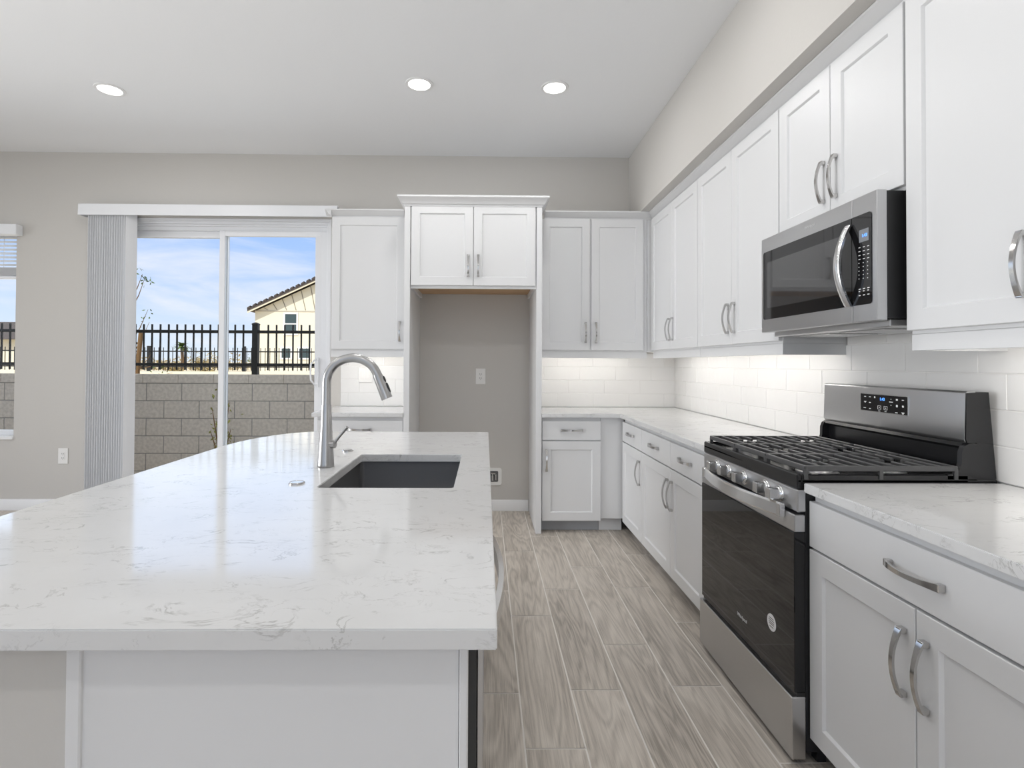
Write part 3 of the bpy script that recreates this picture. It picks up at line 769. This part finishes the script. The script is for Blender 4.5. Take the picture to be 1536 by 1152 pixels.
# backguard
b = B(); b.prism([(.567, 1.042), (.561, 1.052), (.566, 1.205), (.572, 1.212), (.60, 1.212), (.60, 1.042)], 'x', .006, RW-.006, .0012)
b.build('backguard', STEEL, rg)
b = B(); b.prism([(.6005, .9245), (.664, .9245), (.640, 1.209), (.6005, 1.209)], 'x', .003, RW-.003)
cv = [(.50, .9245), (.60, .9245), (.60, 1.0415), (.572, 1.0415), (.556, 1.032), (.548, 1.012), (.547, .975), (.541, .957), (.528, .946), (.50, .941)]
b.prism(cv, 'x', .0, .018); b.prism(cv, 'x', RW-.018, RW)
b.box(.018, RW-.018, .578, .60, .9245, 1.0415); b.prism([(.558, 1.030), (.580, 1.018), (.580, 1.0415), (.566, 1.0415)], 'x', .018, RW-.018)
b.prism([(.5615, 1.055), (.566, 1.206), (.6005, 1.2085), (.6005, 1.043), (.5665, 1.043)], 'x', RW-.0062, RW-.0005)
b.build('backsplash_panel', BLACK, rg)
PY_ = .5632
dp = B().box(2.4765-2.222-.003, 2.4765-1.975+.003, PY_-.0025, PY_+.003, 1.107, 1.181, .001).build('display_bezel', STEELH, rg)
B().box(2.4765-2.222, 2.4765-1.975, PY_-.0035, PY_, 1.110, 1.178, .0005).build('display_glass', GLASSB, dp)
xd = 2.4765-2.222; yt = PY_-.0039
text('clock_digits', '1:43', .016, (xd+.122, yt, 1.161), FRONT, BLUE, dp)
b = B()
def mk(u, v, w_, h_): b.box(xd+.247*u-w_/2, xd+.247*u+w_/2, yt-.0002, yt+.0005, 1.110+.068*(1-v)-h_/2, 1.110+.068*(1-v)+h_/2)
for u, v, w_, h_ in ((.11, .16, .010, .003), (.22, .16, .010, .003), (.33, .16, .006, .007), (.11, .46, .012, .003), (.11, .50, .006, .003), (.22, .5, .010, .003), (.10, .84, .014, .002), (.22, .86, .010, .003), (.68, .36, .019, .0028), (.68, .2, .003, .003), (.68, .54, .003, .003), (.8, .2, .009, .006), (.92, .2, .010, .003), (.8, .55, .008, .009), (.92, .55, .008, .007), (.79, .93, .012, .003), (.92, .90, .014, .003), (.92, .95, .006, .004)): mk(u, v, w_, h_)
for u in (.43, .565):
    for (du, dv_, w_, h_) in ((0, -.10, .017, .0012), (0, .10, .017, .0012), (-.034, 0, .0012, .0135), (.034, 0, .0012, .0135), (0, .0, .004, .003), (0, .20, .010, .002)): mk(u+du, .74+dv_, w_, h_)
b.build('key_markings', MARK, dp)
# burners and grates
first = None
for (x, y, s_) in ((.14, .15, 1.), (.14, .41, .85), (.378, .28, 1.1), (.616, .15, 1.15), (.616, .41, .8)):
    if first is None:
        first = br = B().lathe([(.058, .0005), (.058, .003), (.046, .006), (.042, .016), (.002, .017)], n=32).build('burner', ALU, rg)
        cp = B().lathe([(.036, .0175), (.040, .019), (.040, .024), (.034, .027), (.002, .028)], n=32).build('burner_cap', IRON, br)
    else: br = copy_tree(first, rg)
    br.location = (x, y, .9235); br.scale = (s_, s_, 1)
gf = None
GW, GY0, GY1 = .2455, .028, .532
gzt = .968
for gi in range(3):
    gx = .0105 + gi*.2460
    if gf is None:
        b = B(); bw = .0055
        def bar_x(x0, x1, y, h=.013, w_=bw): b.box(x0, x1, y-w_, y+w_, gzt-h, gzt, .0025, 2)
        def bar_y(x, y0, y1, h=.014, w_=bw): b.box(x-w_, x+w_, y0, y1, gzt-h, gzt, .0025, 2)
        bar_x(0, GW, GY0+.006, .018); bar_x(0, GW, GY1-.006, .018); bar_y(.006, GY0, GY1, .018); bar_y(GW-.006, GY0, GY1, .018)
        for y in (.082, .128): bar_x(.01, GW-.01, y) if y < .1 else (bar_x(.01, .088, y), bar_x(GW-.088, GW-.01, y))
        bar_x(.01, .098, .176); bar_x(GW-.098, GW-.01, .176)
        for y in (.226, .280, .334): bar_x(.01, GW-.01, y)
        for y in (.384, .432): bar_x(.01, .094, y); bar_x(GW-.094, GW-.01, y)
        bar_x(.01, GW-.01, .480)
        for y0, y1 in ((.082, .125), (.185, .226), (.334, .378), (.438, .480)): bar_y(GW/2, y0, y1)
        for x in (.006, GW-.006):
            for y in (GY0+.006, .28, GY1-.006): b.box(x-.005, x+.005, y-.006, y+.006, .9243, gzt-.01)
        gf = gr = b.build('grate', IRON, rg)
    else: gr = gf.copy(); COL.objects.link(gr)
    gr.location = (gx, 0, 0)

# ------------------------------------------------------------------ microwave
MX, MYL = 1.293, 2.4935
mw = thing('microwave', 'stainless over-range microwave hung above the gas range', 'microwave', (MX, MYL, 0), RZ)
MWW, MZ0, MZ1 = MYL-1.752, 1.4445, 1.879
B().box(.002, MWW-.001, .0355, XR-.0015-MX, MZ0+.006, MZ1-.003, .001).build('body', MBLACK, mw)
seam = MYL-1.871
b = B(); b.box(0, seam-.0015, 0, .035, MZ0, MZ1, .002); md = b.build('door', STEEL, mw)
gz0, gz1 = 1.503, 1.814
def one_side(x0, x1, z0, z1, r, side):
    p = []
    cs = [(x1, z1, 0), (x0, z1, 90), (x0, z0, 180), (x1, z0, 270)]
    for i, (cx, cz, a0_) in enumerate(cs):
        rnd_ = (side < 0 and i in (1, 2)) or (side > 0 and i in (0, 3))
        if not rnd_: p.append((cx, cz)); continue
        ox = cx - r if i in (0, 3) else cx + r; oz = cz - r if i in (0, 1) else cz + r
        for k in range(6): a = math.radians(a0_+18*k); p.append((ox+r*math.cos(a), oz+r*math.sin(a)))
    return p
B().prism(one_side(.020, seam-.0016, gz0, gz1, .012, -1), 'y', -.0022, .004).build('door_glass', GLASSB, md)
b = B(); b.prism(rr(.255, .105, .008), 'y', -.0030, -.0021); o_ = b.build('window', GLASSW, md); o_.location = (.310, 0, 1.6585)
b = B(); rs = []
for i in range(25):
    s_ = i/24; z = 1.502 + .289*s_; o_ = -.006 - .042*math.sin(PI*s_)**.9; xc = MYL-1.884
    rs.append([(xc-.015, o_+.005, z), (xc-.015, o_-.003, z), (xc-.010, o_-.006, z), (xc+.010, o_-.006, z), (xc+.015, o_-.003, z), (xc+.015, o_+.005, z)])
b.rings(rs); b.build('handle', STEELH, md)
text('brand_lettering', 'Whirlpool', .0165, (MYL-2.118, -.0006, 1.849), FRONT, STICK, md)
cp = B().box(seam+.0015, MWW, 0, .035, MZ0, MZ1, .002).build('control_panel', STEEL, mw)
B().prism(one_side(seam+.0016, MYL-1.775, gz0, gz1, .012, 1), 'y', -.0022, .004).build('panel_glass', GLASSB, cp)
B().box(MYL-1.833, MYL-1.787, -.0030, -.0021, 1.718, 1.761).build('display', LCD, cp)
text('clock_digits', '1:43', .0155, (MYL-1.806, -.0036, 1.7385), FRONT, BLUE, cp)
b = B()
for i in range(9):
    for j in range(3):
        z = 1.700 - i*.0135 - j*.001
        b.box(MYL-1.836+j*.021, MYL-1.836+j*.021+(.009 if i < 4 else .003), -.0029, -.0021, z, z+(.0022 if i < 4 else .003))
for j in range(3):
    for z, w_ in ((1.556, .010), (1.548, .007), (1.534, .009)): b.box(MYL-1.836+j*.021, MYL-1.836+j*.021+w_, -.0029, -.0021, z, z+.003)
b.build('key_markings', MARK, cp)
b = B(); b.box(.02, MWW-.01, .05, .37, MZ0-.020, MZ0+.0055, .003); b.build('vent_panel', STEEL, mw)
b = B()
for i in range(2): b.box(.10+i*.30, .34+i*.30, .10, .30, MZ0-.0235, MZ0-.0203, .001)
b.build('grease_filter', ALU, mw)
B().box(.25, .50, .31, .355, MZ0-.023, MZ0-.0203).build('lamp_cover', STICK, mw)

# ------------------------------------------------------------------ outside
struct(B().box(XL-20, XR+20, YB+WT, 6.30, -.30, -.055).build('ground_side_yard', TURF))
struct(B().quad((-1500, 6.0, -.12), (1500, 6.0, -.12), (1500, 3000, -.12), (-1500, 3000, -.12)).build('ground_desert', SAND, smooth=0))
struct(B().box(-400, 400, 70, 84, -.11, -.10).build('ground_street', ROAD))
# block garden wall
gw = thing('garden_wall', 'grey concrete block wall outside, below the black iron fence', 'wall', (-4.5, 6.30, 0))
b = B(); zt_ = 1.150
b.box(-7, 7, .006, .19, -.11, zt_-.004)
b.build('mortar_core', MORT, gw)
b = B(); bh, bl = .204, .408; zcap = .105
z = zt_-zcap; r_i = 0
xo = 4.5-2.759 - bl*20
while z > -.15:
    x = xo + (bl/2 if r_i % 2 else 0) + .04
    while x < 7:
        if x > -7: b.box(x+.005, x+bl-.005, 0+random.uniform(0, .003), .18, z-bh+.005, z-.005, .003)
        x += bl
    z -= bh; r_i += 1
b.build('blocks', BLOCK, gw)
b = B(); x = xo
while x < 7:
    if x > -7: b.box(x+.002, x+bl-.002, -.006, .196, zt_-zcap+.004, zt_, .004)
    x += bl
b.build('cap_blocks', BLOCK, gw)
# iron fence on the wall
fe = thing('iron_fence', 'black iron picket fence standing on top of the grey block wall', 'fence', (-2.72, 6.39, zt_))
for z in (.115, .505): B().box(-6, 5, -.016, .016, z-.018, z+.018, .003).build('rail', FENCE, fe)
pk = B().box(-.0085, .0085, -.0085, .0085, .05, .590, .002).build('picket', FENCE, fe)
xs = []
x = -5.9
n_p = 0
for i in range(-42, 34):
    x = .0485 + i*.0975
    if abs((x+.0) % 2.437) < .06 or abs((x % 2.437) - 2.437) < .06: continue
    xs.append(x)
for i, x in enumerate(xs):
    p = pk if i == 0 else pk.copy()
    if i: COL.objects.link(p)
    p.location = (x, 0, 0)
for x in (-4.874, -2.437, 0, 2.437):
    b = B(); b.box(-.033, .033, -.033, .033, .0005, .588, .002); b.rings([[(sx*w_, sy*w_, z) for sx, sy in ((-1, -1), (1, -1), (1, 1), (-1, 1))] for w_, z in ((.036, .588), (.036, .60), (.020, .612), (.008, .618))])
    p = b.build('post', FENCE, fe); p.location = (x, 0, 0)
# second wall with fence beyond the street-side strip
fw = B().box(-40, 12, 0, .2, -.12, 1.05).build('far_wall', STUCCO, loc=(0, 14, 0)); tag(fw, 'sunlit cream wall in the distance under the far fence', 'wall')
ff = thing('far_fence', 'thin dark fence in the distance behind the black iron fence', 'fence', (-8, 14.1, 1.05))
for z in (.12, .52): B().box(-16, 12, -.012, .012, z-.016, z+.016).build('rail', FENCE, ff)
b = B()
for i in range(230): b.box(-16+i*.12, -16+i*.12+.014, -.007, .007, .02, .62)
pkts = b.build('pickets', FENCE, ff); pkts['kind'] = 'stuff'
for x in (-.77, 1.70, 4.2, -3.2, -5.7):
    B().box(x-.035, x+.035, -.035, .035, 0, .66, .003).build('post', FENCE, ff)

# unfinished house beyond
hs = thing('house', 'cream two-storey gabled house seen through the right door glass', 'house', (-11.6, 40, -.12))
W2, ze, zp = 5.5, 5.20, 7.75
B().prism([(-W2, 0), (W2, 0), (W2, ze), (0, zp), (-W2, ze)], 'y', 0, 11).build('walls', STUCCO, hs)
sl = (zp-ze)/W2
for s_ in (-1, 1):
    b = B(); x0, x1 = 0, s_*(W2+.35); za, zb = zp+.12, zp+.12-sl*(W2+.35)
    b.prism([(x0, za), (x1, zb), (x1, zb+.14), (x0, za+.14)], 'y', -.55, 11.5)
    n_ = 15
    for i in range(n_):
        f0 = i/n_; xa = x1*(1-f0); zz_ = zb+(za-zb)*f0
        b.prism([(xa, zz_+.14), (xa - s_*.22, zz_+.14+sl*.22), (xa - s_*.22, zz_+.30+sl*.22), (xa, zz_+.26)], 'y', -.58, -.15)
    b.build('roof', ROOF, hs)
    b = B(); b.prism([(0, zp+.02), (x1, zb-.12), (x1, zb), (0, zp+.14)], 'y', -.52, -.44); b.build('fascia', STUCCO, hs)
B().box(-W2-.02, W2+.02, -.03, 0, 5.18, 5.26).build('band_trim', EXT, hs)
b = B()
for i in range(15):
    x = -W2+.9+i*.7; zt2 = ze + (W2-abs(x))*sl - .1
    b.prism([(x, 5.3), (x+.05, 5.3), (x+.05-.35, zt2), (x-.35, zt2)], 'y', -.025, 0)
b.build('gable_battens', mat('grey batten', (.25, .22, .18), .9), hs)
for (x0, x1, z0, z1) in ((-3.27, -2.43, 3.55, 5.0), (-3.5, -2.85, 1.75, 2.45), (-2.2, -1.45, 1.75, 2.45), (2.0, 2.9, 3.55, 5.0)):
    w_ = B(); rect_frame(w_, x0-.12, x1+.12, z0-.12, z1+.12, -.06, 0, .12); w_ = w_.build('window', TRIM, hs)
    g_ = B().box(x0, x1, -.03, -.01, z0, z1).build('pane', HWIN, w_)
    if z0 > 3: B().box(x0, x1, -.05, -.03, (z0+z1)/2-.04, (z0+z1)/2+.04).build('mullion', TRIM, w_)
h2 = thing('house', 'low cream house with dark roof in the distance, seen through the left window', 'house', (-34, 36, -.12))
B().box(-9, 5, 0, 8, 0, 2.9).build('walls', STUCCO, h2)
b = B(); b.prism([(-.6, 2.85), (8.6, 2.85), (4, 4.3)], 'x', -9.6, 5.6); b.build('roof', ROOF, h2)
w_ = B(); rect_frame(w_, -2.1, -.3, .9, 2.3, -.06, 0, .1); w_ = w_.build('window', TRIM, h2); B().box(-2.0, -.4, -.03, -.01, 1.0, 2.2).build('pane', HWIN, w_)

# sapling with a stake behind the fence
sp = thing('sapling', 'bare young tree with brown stake behind the fence, by the vertical blind', 'tree', (-4.72, 7.3, -.12))
B().tube([(0, 0, 0), (.01, 0, .8), (.03, 0, 1.3), (.07, 0, 1.82)], [.035, .03, .03, .028], 8).build('stake', BARK, sp)
b = B(); b.tube([(-.12, .1, 0), (-.13, .1, 1.0), (-.10, .1, 1.7), (-.16, .1, 2.2), (-.10, .1, 2.7)], [.022, .018, .012, .009, .004], 6)
for (z, dx, dz) in ((1.2, .35, .35), (1.35, -.4, .4), (1.5, .30, .45), (1.7, .28, .42), (1.9, -.3, .4), (2.15, .24, .42), (2.3, .2, .3), (1.15, .62, .12), (1.3, .5, .1)):
    b.tube([(-.12, .1, z), (-.12+dx*.5, .05, z+dz*.4), (-.12+dx, 0, z+dz)], [.009, .006, .002], 5)
b.build('trunk', BARK, sp)
b = B(); rg_ = random.Random(3)
for (x, z, n_) in ((.10, 2.50, 16), (.0, 2.62, 10), (.14, 2.08, 7), (.05, 1.95, 6), (-.3, 2.3, 10), (.3, 1.35, 10), (.42, 1.3, 8), (-.3, 1.7, 8)):
    for _ in range(n_): b.leaf((x+rg_.uniform(-.08, .08), rg_.uniform(-.05, .1), z+rg_.uniform(-.08, .08)), rg_.uniform(.018, .034), rg_)
b.build('leaves', LEAF, sp)
# plants inside the yard against the wall
def shrub(label, x, y, z0, h, r, n, size, m, name='shrub', stem=True, seed=1, group=None, cat='shrub'):
    t = thing(name, label, cat, (x, y, z0), 0, group); rd = random.Random(seed)
    b = B(); tips = []
    for i in range(9):
        a = rd.uniform(0, 2*PI); k = rd.uniform(.2, 1); e = Vector((r*k*math.cos(a), r*k*math.sin(a), h*rd.uniform(.55, .95)))
        b.tube([(0, 0, 0), e*.5 + Vector((0, 0, h*.1)), e], [.012*h, .008*h, .003*h], 5); tips.append(e)
    b.build('stems', BARK, t)
    b = B()
    for i in range(n):
        e = rd.choice(tips)*rd.uniform(.45, 1.05); b.leaf((e.x+rd.gauss(0, r*.25), e.y+rd.gauss(0, r*.25), max(.02, e.z+rd.gauss(0, h*.08))), size*rd.uniform(.6, 1.2), rd)
    b.build('leaves', m, t); return t
shrub('leggy yellow-green shrub against the block wall behind the door mullion', -2.93, 6.02, -.055, .98, .13, 130, .026, LEAFY, seed=5)
def palm(x, y, label):
    t = thing('palm_tree', label, 'tree', (x, y, -.12)); b = B(); b.tube([(0, 0, 0), (.1, 0, 1.6), (0, 0, 3.1)], [.2, .17, .15], 8); b.build('trunk', BARK, t)
    b = B(); rd = random.Random(2)
    for i in range(30):
        a = 2*PI*i/30 + rd.uniform(-.1, .1); el = rd.uniform(-.5, 1.1); L_ = rd.uniform(.9, 1.3)
        prev = None
        for k in range(6):
            s_ = k/5; p = Vector((math.cos(a)*math.cos(el)*L_*s_, math.sin(a)*math.cos(el)*L_*s_, 3.1+math.sin(el)*L_*s_ - .55*s_*s_))
            w_ = .16*math.sin(PI*(.15+.85*s_)) + .01; sd = Vector((-math.sin(a), math.cos(a), 0))*w_
            cur = (p-sd, p+sd)
            if prev: b.quad(prev[0], prev[1], cur[1], cur[0])
            prev = cur
    b.build('fronds', LEAF, t); return t
palm(-33.7, 60, 'distant green palm tree seen through the left door glass')
rd = random.Random(11)
SCR = [(-36.5, 62, 1.6), (-30.5, 58, 1.9), (-27.2, 66, 1.7), (-25.0, 60, 2.5), (-22.4, 58, 2.6), (-20.2, 63, 1.8), (-28.5, 50, 1.1), (-24, 46, 1.0), (-31.5, 48, 1.3), (-19.0, 50, 1.5), (-52, 60, 2.2), (-58, 64, 2.6)]
wh = ['leftmost dry scrub bush, at the foot of the palm tree', 'dry scrub bush just right of the palm tree', 'low dry scrub between palm and mullion, farthest back', 'green-brown bush behind the door mullion', 'tall scrub bush just left of the house', 'dry scrub bush at the left corner of the house', 'low tan scrub in front, midway along the left door glass', 'lowest tan scrub in front, beside the mullion', 'low tan scrub below and left of the palm', 'tan scrub close before the house wall', 'scrub bush seen through the left window, right one', 'scrub bush seen through the left window, left one']
for i, (x, y, h) in enumerate(SCR):
    shrub(wh[i], x, y, -.12, h, h*.75, 260, .14, SCRUB if i not in (3, 4) else LEAF, name='scrub_bush', seed=20+i, group='scrub in the distance', cat='bush')

b = B(); rd = random.Random(5)
for i in range(5200):
    x = rd.uniform(-135, -18); hmax = 2.0 + .8*math.sin(x*.35) + .7*math.sin(x*.9+1)
    b.leaf((x, rd.uniform(92, 104), -.1 + max(.2, hmax)*rd.random()**.8), rd.uniform(.18, .42), rd)
sb = tag(b.build('desert_scrub', mat('tan desert scrub', (.42, .34, .19), .9)), 'continuous band of tan desert scrub along the horizon', 'scrub'); sb['kind'] = 'stuff'
